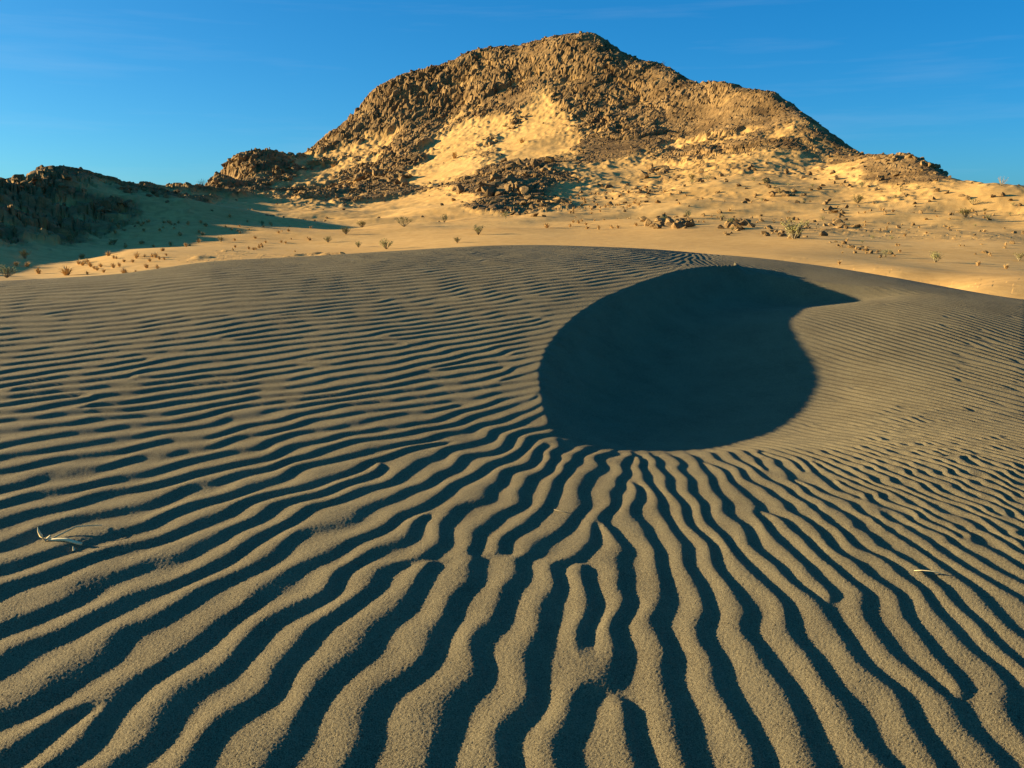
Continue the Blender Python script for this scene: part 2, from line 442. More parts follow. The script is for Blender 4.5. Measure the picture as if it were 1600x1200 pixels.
def upsamp(a):
    iy = np.arange(len(GY)) / _sub; ix = np.arange(len(GX)) / _sub
    y0 = np.clip(iy.astype(int), 0, a.shape[0] - 2); x0 = np.clip(ix.astype(int), 0, a.shape[1] - 2)
    fy = np.clip(iy - y0, 0, 1)[:, None]; fx = np.clip(ix - x0, 0, 1)[None]
    A = a[y0][:, x0]; B = a[y0][:, x0 + 1]; C_ = a[y0 + 1][:, x0]; D = a[y0 + 1][:, x0 + 1]
    return (A * (1 - fx) + B * fx) * (1 - fy) + (C_ * (1 - fx) + D * fx) * fy
C2, S2 = upsamp(c2 / wsum), upsamp(s2 / wsum)
LAM = 0.93 * np.exp(upsamp(ll / wsum))
THETA = 0.5 * np.arctan2(S2, C2)

# crest lines traced by hand where single ripples can be followed (three tiles of the photo, 2.4x)
TILES = {1: (0, 700, 2.4), 2: (530, 700, 2.4), 3: (1060, 700, 2.4), 4: (0, 420, 2.963), 5: (480, 400, 2.963)}
TRACE = [
 (2, [(20,1190),(60,1020),(130,910),(240,810),(330,700),(360,600),(430,490),(475,400),(485,330),(540,260),(640,190),(720,120),(760,50),(810,5)]),
 (1, [(960,1190),(1010,1070),(1090,950),(1190,860),(1290,770),(1400,690),(1442,610),(1512,530),(1582,480)]),
 (1, [(600,1200),(700,1100),(800,990),(900,900),(1000,840),(1100,750),(1180,660),(1210,580),(1270,530),(1332,500),(1422,470),(1500,450),(1570,440)]),
 (2, [(290,450),(340,350),(360,280),(460,220),(570,150),(640,80),(740,5)]),
 (1, [(230,1190),(340,1080),(380,990),(420,920),(490,850),(600,780),(720,700),(840,610),(900,540),(970,490),(1080,460),(1200,420),(1296,370),(1350,360)]),
 (1, [(440,1100),(520,1070),(620,990),(700,880),(800,810),(920,740),(1030,670),(1060,580),(1090,520),(1180,490),(1296,460),(1402,420),(1462,350),(1500,285)]),
 (1, [(0,1150),(100,1080),(180,980),(230,850),(330,770),(450,720),(570,640),(680,570),(790,490),(870,450),(1000,420),(1100,380),(1296,335),(1372,290),(1432,270),(1502,240),(1612,190),(1702,130),(1812,60),(1920,5)]),
 (1, [(0,830),(60,780),(150,710),(250,650),(350,590),(450,570),(560,520),(640,470),(720,430),(850,400),(950,350),(960,320),(1030,280),(1130,230),(1272,195),(1382,150),(1462,100),(1512,70),(1612,40),(1702,0)]),
 (1, [(1040,362),(1100,310),(1200,270),(1272,255),(1372,225),(1512,160),(1582,110),(1692,60),(1812,5)]),
 (1, [(0,640),(80,610),(200,550),(320,500),(440,460),(500,420),(600,400),(700,370),(800,320),(870,270),(980,230),(1100,190),(1200,150),(1296,120),(1402,90)]),
 (1, [(0,530),(100,490),(220,440),(300,400),(400,380),(500,360),(600,330),(720,280),(800,240),(920,200),(1040,165),(1130,130),(1200,100),(1296,80),(1372,50),(1472,25),(1562,0)]),
 (1, [(0,440),(100,390),(200,365)]),
 (1, [(320,330),(420,300),(540,270),(640,230),(760,190),(880,150),(980,130),(1060,135)]),
 (1, [(0,330),(120,300),(240,260),(360,225),(480,190),(600,170),(720,150),(850,125),(930,100),(940,75),(1020,55),(1130,20),(1200,0)]),
 (1, [(970,110),(1060,80),(1180,50),(1296,25)]),
 (1, [(0,280),(150,230),(300,190),(450,160),(580,130),(740,95),(850,60),(960,30),(1090,5)]),
 (1, [(0,210),(100,180),(250,140),(400,110),(550,80),(700,45),(860,10)]),
 (1, [(0,160),(130,110),(280,90),(420,60),(560,30),(700,5)]),
 (1, [(0,75),(120,60),(250,40),(380,10)]),
 (2, [(270,1190),(300,1050),(350,930),(440,830),(520,730),(550,640),(580,540),(620,450),(590,390),(620,310),(700,230),(790,170),(830,100),(850,40),(900,5)]),
 (2, [(660,440),(730,370),(800,300),(860,220),(900,170),(910,100),(920,40)]),
 (2, [(540,1190),(560,1080),(620,960),(700,850),(740,750),(710,650),(730,560),(760,470),(830,410),(870,340),(920,310),(950,250),(1000,200),(990,130),(970,40)]),
 (2, [(790,1190),(830,1070),(920,960),(970,870),(930,760),(870,640),(880,540),(910,460),(980,420),(990,340),(950,310)]),
 (2, [(1040,780),(1000,690),(1010,580),(1030,480),(990,430)]),
 (2, [(1030,1190),(1040,1080),(1110,1010),(1170,950),(1170,830),(1140,720),(1160,620),(1160,510),(1130,420),(1090,310),(1060,220)]),
 (2, [(1250,1190),(1240,1080),(1190,970)]),
 (2, [(1075,190),(1050,110),(1025,20)]),
 (2, [(1532,1190),(1462,1040),(1402,930),(1342,830),(1292,720),(1320,640),(1312,560),(1296,500),(1260,400),(1200,300),(1150,210),(1110,110),(1075,30)]),
 (2, [(1296,300),(1240,220),(1200,110),(1170,50)]),
 (3, [(20,250),(20,310),(90,410),(160,500),(200,600),(190,690),(230,800),(300,880),(380,990),(440,1120),(460,1190)]),
 (3, [(40,200),(80,240),(110,310),(180,400),(270,490),(330,580),(370,680),(410,790),(480,840),(540,930),(600,1040),(660,1190)]),
 (3, [(410,800),(340,850)]),
 (3, [(150,220),(200,320),(280,410),(380,490),(460,570),(540,660),(620,780),(720,880),(800,980),(860,1080),(930,1190)]),
 (3, [(250,240),(270,300),(340,380),(420,450),(470,495)]),
 (3, [(280,260),(360,310),(450,380),(540,450),(590,530),(660,600),(720,690),(790,770),(820,890)]),
 (3, [(120,70),(200,150),(270,220),(370,290),(450,340),(560,390),(640,440),(720,530),(800,600),(860,700),(950,780),(1000,880),(950,930),(1030,1020),(1130,1100),(1220,1190)]),
 (3, [(180,90),(300,170),(420,240),(540,300),(640,370),(740,450),(850,530),(940,600),(1060,660),(1170,720),(1250,800),(1296,860)]),
 (3, [(900,640),(1000,680),(1080,770),(1130,850),(1160,940),(1230,1010),(1296,1090)]),
 (3, [(440,290),(500,340),(590,385)]),
 (3, [(240,70),(320,115),(370,140)]),
 (3, [(270,10),(380,90),(450,170),(520,220),(640,260),(740,310),(860,380),(960,430),(1050,470),(1160,540),(1296,620)]),
 (3, [(640,400),(720,420),(820,460),(900,500)]),
 (3, [(960,490),(1070,560),(1160,620),(1296,700)]),
 (3, [(370,20),(470,90),(540,150),(640,190),(760,240),(860,290),(960,340),(1060,400),(1160,460),(1240,520)]),
 (4, [(0,860),(200,820),(450,790),(650,770),(780,725),(820,690),(870,640),(960,590),(1000,560),(1080,480),(1200,460),(1350,450),(1480,440)]),
 (4, [(0,740),(200,720),(400,700),(560,680),(700,680),(780,690)]),
 (4, [(0,920),(200,890),(450,850),(700,800),(900,775),(1100,740),(1250,715),(1400,690),(1500,690)]),
 (4, [(930,700),(950,660),(1100,640),(1250,610),(1350,580),(1450,560),(1600,545)]),
 (4, [(1020,700),(1150,680),(1300,650),(1450,620),(1600,600)]),
 (4, [(0,980),(200,940),(450,910),(700,860),(1000,825),(1200,790),(1350,760),(1500,720),(1600,690)]),
 (4, [(0,680),(150,640),(300,620),(380,570),(500,540),(650,510),(720,490),(850,480),(1000,440),(1100,410),(1250,390)]),
 (4, [(550,630),(640,600),(780,580),(900,570),(960,555)]),
 (5, [(0,580),(250,545),(380,530),(500,500),(640,470),(700,440)]),
 (5, [(80,660),(120,640),(300,620),(450,590),(520,545)]),
 (5, [(540,610),(620,570),(740,530),(740,480),(800,450)]),
 (5, [(620,620),(700,590),(850,550),(950,510),(1070,485)]),
 (5, [(640,625),(800,600),(950,560),(1060,525)]),
 (5, [(0,720),(200,690),(420,660),(650,630),(850,600),(1000,575),(1060,565)]),
 (5, [(410,700),(600,670),(800,640),(950,620),(1050,605)]),
 (5, [(80,780),(300,740),(500,710),(640,695),(740,710),(760,690),(850,670),(1000,640),(1060,625)]),
 (5, [(0,860),(200,810),(420,780),(600,750),(740,710)]),
 (5, [(0,920),(250,860),(500,810),(700,770),(780,740),(870,690),(1000,660),(1070,650)]),
 (5, [(0,980),(250,920),(500,860),(700,800),(800,770)]),
 (5, [(0,1040),(200,970),(400,930),(600,880),(800,810),(870,760),(960,710),(1100,685)]),
 (5, [(400,980),(560,920),(760,850),(900,790),(1020,740),(1110,705)]),
]
SEED = np.full(GXX.shape, 9.0)
for tile, pts in TRACE:
    ox, oy, sc_ = TILES[tile]
    W = []
    for k in range(len(pts) - 1):
        n = max(2, int(math.dist(pts[k], pts[k + 1]) / 6))
        for i in range(n):
            f = i / n
            x = pts[k][0] * (1 - f) + pts[k + 1][0] * f; y = pts[k][1] * (1 - f) + pts[k + 1][1] * f
            W.append((ox + x / sc_, oy + y / sc_))
    W = np.array(W)
    W = np.stack([np.convolve(np.pad(W[:, i], 3, mode='reflect', reflect_type='odd'), np.ones(7) / 7, 'valid') for i in (0, 1)], 1)
    # down onto the dune base
    dx, dy, dz = ray(W[:, 0], W[:, 1])
    t = np.full(len(W), 2.0)
    for _ in range(25):
        h_, _t1, _L1 = hollow(dx * t, dy * t)
        t = 0.5 * t + 0.5 * (zbase(dx * t, dy * t) - h_ - CAM_H) / dz
    px_, py_ = dx * t + 0.016 * CA, dy * t + 0.016 * SA
    for x, y in zip(px_, py_):
        i0, i1 = int((x - 0.10 - GX[0]) / DX), int((x + 0.10 - GX[0]) / DX) + 1
        j0, j1 = int((y - 0.10 - GY[0]) / DX), int((y + 0.10 - GY[0]) / DX) + 1
        i0, j0 = max(i0, 0), max(j0, 0)
        if i1 <= 0 or j1 <= 0: continue
        d = np.hypot(GXX[j0:j1, i0:i1] - x, GYY[j0:j1, i0:i1] - y)
        SEED[j0:j1, i0:i1] = np.minimum(SEED[j0:j1, i0:i1], d)
THETA = THETA + (0.14 * gnoise(GXX * 2.3, GYY * 2.3) + 0.20 * gnoise(GXX * 3.7 + 40, GYY * 3.7)) * (1 - 0.8 * np.exp(-(SEED / LAM) ** 2))
SEEDW = np.exp(-(SEED / (0.75 * LAM)) ** 4)
SEEDV = np.cos(2 * np.pi * np.minimum(SEED, 0.62 * LAM) / LAM) * SEEDW

ny, nx = GXX.shape
ky = np.fft.fftfreq(ny, DX)[:, None]; kx = np.fft.rfftfreq(nx, DX)[None]
ORI = np.radians(np.arange(0, 180, 10.0)); LAMS = np.array([0.043, 0.068, 0.092, 0.12, 0.158])
th_i = (np.mod(THETA, np.pi) / np.radians(10.0))
lm_i = np.interp(np.log(LAM), np.log(LAMS), np.arange(len(LAMS)))
BANK = []
for a, th in enumerate(ORI):
    da = np.abs(th_i - a); da = np.minimum(da, len(ORI) - da)
    wa = np.clip(1 - da, 0, 1)
    if wa.max() <= 0: continue
    for b_, lam in enumerate(LAMS):
        w = (wa * np.clip(1 - np.abs(lm_i - b_), 0, 1)).astype(np.float32)
        if w.sum() < 300: continue
        nxn, nyn = -math.sin(th), math.cos(th)
        kn = kx * nxn + ky * nyn; kt = kx * nyn - ky * nxn
        sn, stt = 0.17 / lam, 0.22 / lam
        F = np.exp(-0.5 * (kt / stt) ** 2) * (np.exp(-0.5 * ((kn - 1 / lam) / sn) ** 2) + np.exp(-0.5 * ((kn + 1 / lam) / sn) ** 2))
        BANK.append((w, F.astype(np.float32), (th, lam, sn, stt)))
U = rng.standard_normal((ny, nx)) * 0.7
U = U * (1 - SEEDW) + SEEDV * 1.5
NIT = 10
BLUR = np.exp(-2 * (np.pi * 0.10) ** 2 * (kx ** 2 + ky ** 2)); BLUR2 = np.exp(-2 * (np.pi * 0.055) ** 2 * (kx ** 2 + ky ** 2))
for it in range(NIT):
    FU = np.fft.rfft2(U)
    V = np.zeros((ny, nx))
    for w, F, _ in BANK:
        V += w * np.fft.irfft2(FU * F, s=(ny, nx))
    V = V / (np.sqrt(np.maximum(np.fft.irfft2(np.fft.rfft2(V * V) * BLUR, s=(ny, nx)), 0)) + 1e-4 * np.abs(V).max())
    U = np.tanh(1.6 * V) + (1.3 if it < 6 else 0.7) * SEEDV
    if it < 4: U += 0.25 * rng.standard_normal((ny, nx))
# phase across the ripples, growing towards the sun, from one-sided filters
FU = np.fft.fft2(U); kxf = np.fft.fftfreq(nx, DX)[None]
AN = np.zeros((ny, nx), complex)
for w, F, (th, lam, sn, stt) in BANK:
    nxn, nyn = -math.sin(th), math.cos(th)
    kn = kxf * nxn + ky * nyn; kt = kxf * nyn - ky * nxn
    AN += w * np.fft.ifft2(FU * (np.exp(-0.5 * (kt / stt) ** 2 - 0.5 * ((kn - 1 / lam) / sn) ** 2)))
FV = np.fft.fft2(AN)                      # twice the resolution, exactly
big_ = np.zeros((2 * ny, 2 * nx), complex)
hy, hx = ny // 2, nx // 2
big_[:hy, :hx] = FV[:hy, :hx]; big_[-hy:, :hx] = FV[-hy:, :hx]
big_[:hy, -hx:] = FV[:hy, -hx:]; big_[-hy:, -hx:] = FV[-hy:, -hx:]
AN = np.fft.ifft2(big_) * 4
AN = AN / np.median(np.abs(AN))
print('ripples', len(BANK), round(time.time() - T0, 1))
RIPR, RIPI = AN.real.astype(np.float32), AN.imag.astype(np.float32)
RIP_H = 0.105
LEE = 0.37
def dune_height(X, Y):
    z = zbase(X, Y)
    d, t, L = hollow(X, Y)
    fx, fy = (X - GX[0]) / DX, (Y - GY[0]) / DX
    inside = smooth(0, 30, fx) * smooth(len(GX), len(GX) - 30, fx) * smooth(0, 12, fy) * smooth(len(GY), len(GY) - 30, fy)
    lam = bicubic(LAM.astype(np.float32), np.clip(fx, 2, len(GX) - 3), np.clip(fy, 2, len(GY) - 3))
    # kinks: sideways jogs of a crest about as long as the ripples are wide
    right = smooth(0.26, 0.48, X / np.maximum(Y, 0.3)) * smooth(1.75, 2.2, Y)
    jog = (0.050 * gnoise(X * 4.6 + 3, Y * 4.6) + 0.030 * gnoise(X * 8.5 + 3, Y * 8.5)) * (0.72 - 0.38 * smooth(2.7, 3.6, Y) * 1.0) * (1 - 0.5 * right) + right * (1 - 0.65 * smooth(3.0, 4.2, Y)) * (0.044 * gnoise(X * 11, Y * 11 + 8) + 0.018 * gnoise(X * 23, Y * 23 + 8))
    fx2, fy2 = fx - jog / DX, fy + jog / DX
    bx, by = np.clip(2 * fx2, 4, 2 * len(GX) - 6), np.clip(2 * fy2, 4, 2 * len(GY) - 6)
    re_, im_ = bicubic(RIPR, bx, by), bicubic(RIPI, bx, by)
    am = np.hypot(re_, im_) + 1e-6
    cph, sph = re_ / am, im_ / am
    env = smooth(0.0, 0.38, am)
    ph = np.arctan2(sph, cph)                          # crest at 0, positive towards the sun
    w_ = LEE - 0.14 * smooth(2.4, 3.8, Y)               # part of the wavelength taken by the steep lee
    r = np.where((ph < 0) & (ph > -2 * np.pi * w_), np.cos(ph / (2 * w_)), np.cos(np.mod(ph, 2 * np.pi) / (2 * (1 - w_))))
    prof = 0.5 + 0.47 * r * env
    # no ripples in the lee of the brink, fewer on the smooth left shoulder
    lee = (1 - 0.5 * smooth(-0.22, -0.02, t * L) * (1 - smooth(0.0, 0.06, t * L)) * smooth(0.25, 0.7, L)) * (1 - 0.75 * smooth(-0.02, 0.10, t) * (1 - smooth(0.95, 1.2, t)) * smooth(0.10, 0.5, L))
    px = 800 + FPX * X / np.maximum(Y, 0.5)
    calm = 1 - 0.85 * smooth(4.9, 5.7, Y) * smooth(330, 60, px)
    far = 1 + (-0.08 * smooth(2.3, 3.0, Y) - 0.20 * smooth(3.0, 4.8, Y)) * smooth(1250, 800, px)  + 0.95 * smooth(2.3, 3.2, Y) * smooth(5.4, 4.2, Y) * smooth(1240, 1380, px) + 0.40 * smooth(1050, 1300, px) * smooth(1.6, 2.1, Y) * smooth(3.3, 2.7, Y) - 0.4 * smooth(980, 1150, px) * smooth(5.0, 5.7, Y)
    vary = 1 + 0.25 * gnoise(X * 1.7 + 5, Y * 1.7)
    wob = 0.012 * gnoise(X * 1.1, Y * 1.1) * smooth(0.5, 2, Y)
    return z - d + RIP_H * lam * prof * lee * calm * vary * far * inside + wob
# columns fan out with distance, rows are about evenly spaced as seen from above the near edge
def dens(lo, hi, n, core0, core1, nc):
    return np.concatenate([np.linspace(lo, core0, n, endpoint=False), np.linspace(core0, core1, nc, endpoint=False), np.linspace(core1, hi, n)])
S = np.concatenate([np.linspace(-1.7, -0.88, 20, endpoint=False), np.linspace(-0.88, -0.585, 90, endpoint=False), np.linspace(-0.585, 0.585, 820, endpoint=False), np.linspace(0.585, 0.88, 90, endpoint=False), np.linspace(0.88, 1.7, 20)])
yy = np.concatenate([np.linspace(1420, 900, 320, endpoint=False), np.linspace(900, 590, 270, endpoint=False), np.linspace(590, 384, 340)])
rows = 1386.0 / (yy - 193.0)
ROWS = np.concatenate([np.linspace(-3.5, rows[0], 30, endpoint=False), rows, np.linspace(rows[-1], 13.0, 60)[1:]])
SS, YY = np.meshgrid(S, ROWS)
XX = SS * (np.maximum(YY, 0.2) + 0.12 + 0.5 * np.maximum(0.7 - YY, 0))
ZZ = dune_height(XX, YY)
# coarse grains standing proud of the surface near the camera
ZZ = ZZ + rng.standard_normal(ZZ.shape) * 0.00045 * smooth(3.4, 1.2, YY)
dune = grid_mesh('sand_dune', XX, YY, ZZ, M_DUNE)
dune['kind'] = 'structure'
print('dune', round(time.time() - T0, 1), 'lam', fl.min(), fl.max())
# ------------------------------------------------------------------ hill and valley floor
# control points: photo pixel and horizontal range in metres; the surface is a thin plate through their elevation
RIDGE = [(-420,322,45),(-260,312,45),(-120,300,46),(0,282,50),(60,291,58),(130,297,70),(180,299,78),(230,304,82),(290,315,85),
 (320,299,90),(350,268,94),(372,256,96),(395,266,100),(440,259,104),(470,249,107),(500,219,110),(540,189,113),(575,155,116),(600,136,118),(640,119,120),(680,104,122),(735,83,125),(790,77,127),(830,74,128),(870,65,129),(905,57,130),(930,59,131),(960,78,131),(985,93,131),(1020,103,130),(1050,113,129),(1080,131,128),(1115,141,126),(1135,136,120),(1180,144,118),(1210,151,117),(1250,176,116),(1280,201,115),(1310,219,112),(1340,239,110),(1380,247,106),(1430,249,102),(1460,262,100),(1485,280,98),(1550,285,90),(1600,292,85),(1750,296,80),(2000,300,80)]
FACE = [(-420,345,36),(-420,380,26),(-260,345,36),(-260,400,26),(-100,335,40),(-100,410,28),
 (0,325,43),(0,380,35),(0,425,29),(60,335,46),(60,390,36),(120,316,62),(120,345,46),(100,405,34),(200,307,70),(200,331,48),(200,395,32),(300,317,70),(300,331,48),(340,318,76),(300,398,30),
 (400,304,82),(400,323,62),(400,380,37),(500,255,98),(500,300,80),(500,345,52),(500,385,35),(600,200,108),(600,260,92),(600,315,68),(600,365,40),(600,390,31),
 (700,150,116),(700,220,100),(700,290,76),(700,345,47),(700,380,32),(800,120,119),(800,190,106),(800,250,88),(800,268,76),(800,290,66),(800,322,56),(800,360,38),(800,385,29),
 (900,110,121),(900,180,108),(900,250,88),(900,310,62),(900,365,37),(1000,150,118),(1000,210,103),(1000,275,80),(1000,330,55),(1000,372,33),
 (1100,185,112),(1100,240,94),(1100,300,66),(1100,350,40),(1100,385,28),(1200,190,109),(1200,240,93),(1200,300,66),(1200,350,42),(1200,385,28),(1200,399,22),
 (1300,255,98),(1300,300,74),(1300,345,46),(1300,378,30),(1300,410,20),(1400,280,89),(1400,330,57),(1400,375,35),(1400,404,25),(1400,430,17),
 (1500,310,74),(1500,350,48),(1500,395,28),(1500,425,20),(1500,455,14),(1600,330,62),(1600,380,33),(1600,425,21),(1600,470,13),(1800,360,50),(1800,450,22),(2000,360,50),(2000,460,20)]
def turn(px, r):
    """the face of the hill looks to the left: its right end stands nearer, its left end farther"""
    k = np.interp(px, [300, 345, 850, 1500, 1700], [0, 0.34, 0.0, -0.36, -0.36])
    return float(r * (1 + k * smooth(34, 95, r)))
RIDGE = [(a, b, turn(a, c)) for a, b, c in RIDGE]; FACE = [(a, b, turn(a, c)) for a, b, c in FACE]
cp = []
for px, py, r in RIDGE:
    dx, dy, dz = ray(px, py); az = math.atan2(dx, dy)
    cp.append((az, math.log(r), float(dz)))
    z = dz * r
    for k in (1.18, 1.6):
        cp.append((az, math.log(r * k), float((z - 0.42 * r * (k - 1)) / (r * k))))
for px, py, r in FACE:
    dx, dy, dz = ray(px, py)
    cp.append((math.atan2(dx, dy), math.log(r), float(dz)))
for az in np.radians([-60, -50, -40, -30, -15, 0, 12, 24]):
    cp.append((float(az), math.log(15.0), -1.55 / 15)); cp.append((float(az), math.log(9.0), -1.75 / 9))
for az in np.radians([34, 45]):
    cp.append((float(az), math.log(9.0), -1.7 / 9))
cp = np.array(cp)
LR = 0.55                                     # weight of log range against azimuth
P = np.stack([cp[:, 0], cp[:, 1] * LR], 1)
def tps(r2): return np.where(r2 > 1e-12, 0.5 * r2 * np.log(r2 + 1e-12), 0)
n_ = len(P)
K = tps(((P[:, None] - P[None]) ** 2).sum(-1)) + np.eye(n_) * 2e-5
A_ = np.zeros((n_ + 3, n_ + 3)); A_[:n_, :n_] = K
A_[:n_, n_] = 1; A_[:n_, n_ + 1:] = P; A_[n_, :n_] = 1; A_[n_ + 1:, :n_] = P.T
W_ = np.linalg.solve(A_, np.concatenate([cp[:, 2], np.zeros(3)]))
def tan_el(az, r):
    q = np.stack([az.ravel(), np.log(r.ravel()) * LR], 1)
    out = np.empty(len(q))
    for i in range(0, len(q), 20000):
        b = q[i:i + 20000]
        out[i:i + 20000] = tps(((b[:, None] - P[None]) ** 2).sum(-1)) @ W_[:n_] + W_[n_] + b @ W_[n_ + 1:]
    return out.reshape(az.shape)
# coarse lookup of the smooth hill, then bicubic
AZ0, AZ1, LR0, LR1 = R(-62), R(62), math.log(8.0), math.log(330.0)
NA, NR = 420, 260
_az, _lr = np.meshgrid(np.linspace(AZ0, AZ1, NA), np.linspace(LR0, LR1, NR))
TAB = tan_el(_az, np.exp(_lr))
_far = smooth(math.log(215), math.log(310), _lr)
TAB = TAB * (1 - _far) + (-0.02) * _far
def hill_smooth(az, r):
    fx = (az - AZ0) / (AZ1 - AZ0) * (NA - 1); fy = (np.log(r) - LR0) / (LR1 - LR0) * (NR - 1)
    return CAM_H + r * bicubic(TAB, np.clip(fx, 0, NA - 1), np.clip(fy, 0, NR - 1))
_rs = np.exp(np.linspace(math.log(14.0), math.log(190.0), 800))
def on_hill(px, py):
    """where a photo pixel meets the smooth hill: azimuth, range"""
    dx, dy, dz = ray(px, py)
    az = math.atan2(dx, dy)
    e = (hill_smooth(np.full(_rs.shape, az), _rs) - CAM_H) / _rs
    i = np.nonzero(e >= dz)[0]
    i = i[0] if len(i) else int(np.argmax(e))
    return az, float(_rs[i])
# how rocky: 1 bare rock, 0 sand
ROCKY = [(905,66,1),(850,95,1),(950,105,1),(780,95,1),(700,110,1),(650,130,1),(610,150,1),(585,170,1),(560,195,1),(525,205,1),(620,195,1),(680,160,1),(740,140,1),(800,140,1),(860,140,1),(910,150,1),(640,215,1),(670,200,1),(700,175,1),(900,200,.9),(950,180,1),(1000,150,.95),(1050,150,.9),(1000,215,.9),(930,240,.75),(960,225,.9),(1040,190,.85),
 (1100,170,.8),(1100,150,.9),(1150,150,.9),(1150,170,.85),(1200,165,.9),(1200,190,.8),(1250,205,.75),(1280,215,.7),(1100,235,.6),(1060,225,.6),(1180,220,.68),(1140,250,.5),(1230,235,.45),(1000,260,.3),(1060,260,.35),
 (490,225,.9),(510,215,1),(470,250,.7),(360,268,1),(340,290,1),(400,283,.9),(440,272,.85),(460,262,.8),(375,258,1),(320,302,.6),
 (560,270,.9),(600,265,.95),(640,275,.9),(530,290,.9),(500,308,.7),(580,295,.9),(630,298,.75),(660,295,.6),(470,315,.4),
 (690,225,.6),(660,240,.8),(630,235,.8),(800,190,.9),(745,228,.7),(760,222,.6),(800,260,.8),(830,262,.9),(870,268,.8),(780,290,.9),(740,300,.8),(820,298,.9),(850,315,.6),(790,318,.7),(890,280,.5),(930,290,.3),(980,295,.45),(1010,300,.4),(1030,268,.7),
 (1380,250,.9),(1430,256,1),(1460,268,.9),(1350,245,.8),(1310,225,.7),(1400,262,.6),
 (0,300,1),(50,300,1),(120,297,.9),(30,320,.9),(80,315,.8),(160,300,.6),(240,308,.7),(280,318,.6),(20,345,1),(60,360,.9),(100,340,.9),(20,375,.9),(60,385,.7),(130,370,.5),(200,322,.35),
 (0,425,0),(60,425,0),(120,420,0),(0,408,0),(60,405,0),(150,330,.75),(200,338,.55),(180,308,.8),(235,322,.5),(150,352,.55),(760,215,0),(720,225,0),(690,250,0),(660,275,.1),(640,316,0),(870,208,0),(900,262,.2),(950,272,.12),(1000,285,.08),(480,272,0),(530,247,0),(570,237,0),(600,232,.1),(700,210,0),(740,195,0),(720,250,0),(690,272,0),(830,195,.1),(855,188,0),(835,220,0),(800,232,0),(860,235,.15),(770,205,0),(400,325,0),(500,335,0),(650,330,0),(700,315,0),(600,335,0),(340,325,0),(750,345,0),(870,345,0),(950,340,.05),(950,310,.1),(1000,320,.05),(1100,300,.12),(1100,340,.05),(1200,280,.15),(1200,320,.1),(1300,270,.12),(1300,320,.1),(1400,300,.1),(1500,300,.15),(1500,350,.1),(1590,320,.2),(1590,370,.15),(450,370,0),(600,370,0),(750,370,0),(900,370,0),(1050,372,0),(1200,385,0),(1400,400,0),(1550,420,0),(250,350,.1),(300,360,0),(200,390,0),(100,400,.05),(30,400,.05),(420,300,.2),(1340,290,.1)]
rk_p, rk_v = [], []
for px, py, v in ROCKY:
    az, r = on_hill(px, py)
    rk_p.append((az, math.log(r))); rk_v.append(v)
rk_p, rk_v = np.array(rk_p), np.array(rk_v)
def rock_table():
    a = _az.ravel(); l = _lr.ravel()
    num = np.zeros(a.size); den = np.zeros(a.size)
    for (pa, pl), v in zip(rk_p, rk_v):
        d2 = ((a - pa) / 0.020) ** 2 + ((l - pl) / 0.055) ** 2
        w = np.exp(-0.5 * d2) + 1e-4 / (1 + d2) ** 1.5
        num += w * v; den += w
    return (num / den).reshape(_az.shape)
ROCKTAB = rock_table()
def rockiness(az, r):
    fx = (az - AZ0) / (AZ1 - AZ0) * (NA - 1); fy = (np.log(r) - LR0) / (LR1 - LR0) * (NR - 1)
    return bicubic(ROCKTAB, np.clip(fx, 0, NA - 1), np.clip(fy, 0, NR - 1))

azs = np.concatenate([np.linspace(R(-60), R(-31.5), 50, endpoint=False), np.linspace(R(-31.5), R(31.5), 940, endpoint=False), np.linspace(R(31.5), R(60), 30)])
rgs = np.concatenate([np.linspace(9, 22, 45, endpoint=False), np.geomspace(22, 55, 120, endpoint=False), np.geomspace(55, 165, 400, endpoint=False), np.linspace(165, 195, 24, endpoint=False), np.geomspace(195, 3000, 20)])
AZ, RG = np.meshgrid(azs, rgs)
HX, HY = np.sin(AZ) * RG, np.cos(AZ) * RG
HZ = hill_smooth(AZ, np.minimum(RG, 320.0))
HZ = np.where(RG > 300, CAM_H - 0.02 * 300, HZ)
rk0 = rockiness(AZ, np.minimum(RG, 200))
nz = fbm(HX * 0.16, HY * 0.16, 5, 0.62)
rk = smooth(0.40, 0.68, rk0 + 0.42 * nz)
# fractured rock: tilted blocks at three sizes, warped so that joints are not straight
_sl = np.cumsum(np.concatenate([np.zeros((1, HX.shape[1])), np.hypot(np.diff(RG, axis=0), np.diff(HZ, axis=0))]), 0)      # distance up the slope
wx = HX + 1.4 * gnoise(HX * 0.3, _sl * 0.3) + 0.5 * gnoise(HX * 0.9, _sl * 0.9); wy = _sl + 1.4 * gnoise(HX * 0.3 + 50, _sl * 0.3) + 0.5 * gnoise(HX * 0.9 + 50, _sl * 0.9)
disp = np.zeros(HX.shape); tone = np.zeros(HX.shape)
for k, (size, amp, sx) in enumerate([(3.8, 0.50, 0.7), (1.25, 0.32, 0.95), (0.5, 0.20, 1.0)]):
    f1, f2, ra, rb, rc, ox, oy = cells(wx / size * sx + 31 * k, wy / size + 17 * k, k)
    blk = (ra - 0.45) + (rb - 0.5) * 1.5 * ox + (rc - 0.35) * 1.7 * oy
    edge = smooth(0.0, 0.16, f2 - f1)
    disp += amp * (blk + 0.35 * (edge - 1))
    if k == 0: disp0 = disp.copy()
    tone += (0.5, 0.3, 0.2)[k] * ra
big = fbm(HX * 0.045, HZ * 0.06 + HY * 0.02, 3)
disp_fine = disp.copy()
crag = np.clip(0.72 + 0.9 * fbm(HX * 0.07 + 3, HZ * 0.09 + HY * 0.03, 3) - 0.10 * smooth(0.03, 0.16, AZ) + 0.25 * smooth(-0.04, -0.12, AZ), 0.16, 1.25)
disp = disp * crag + 0.95 * big
scale = np.clip(RG / 105.0, 0.3, 1.4) * 1.0
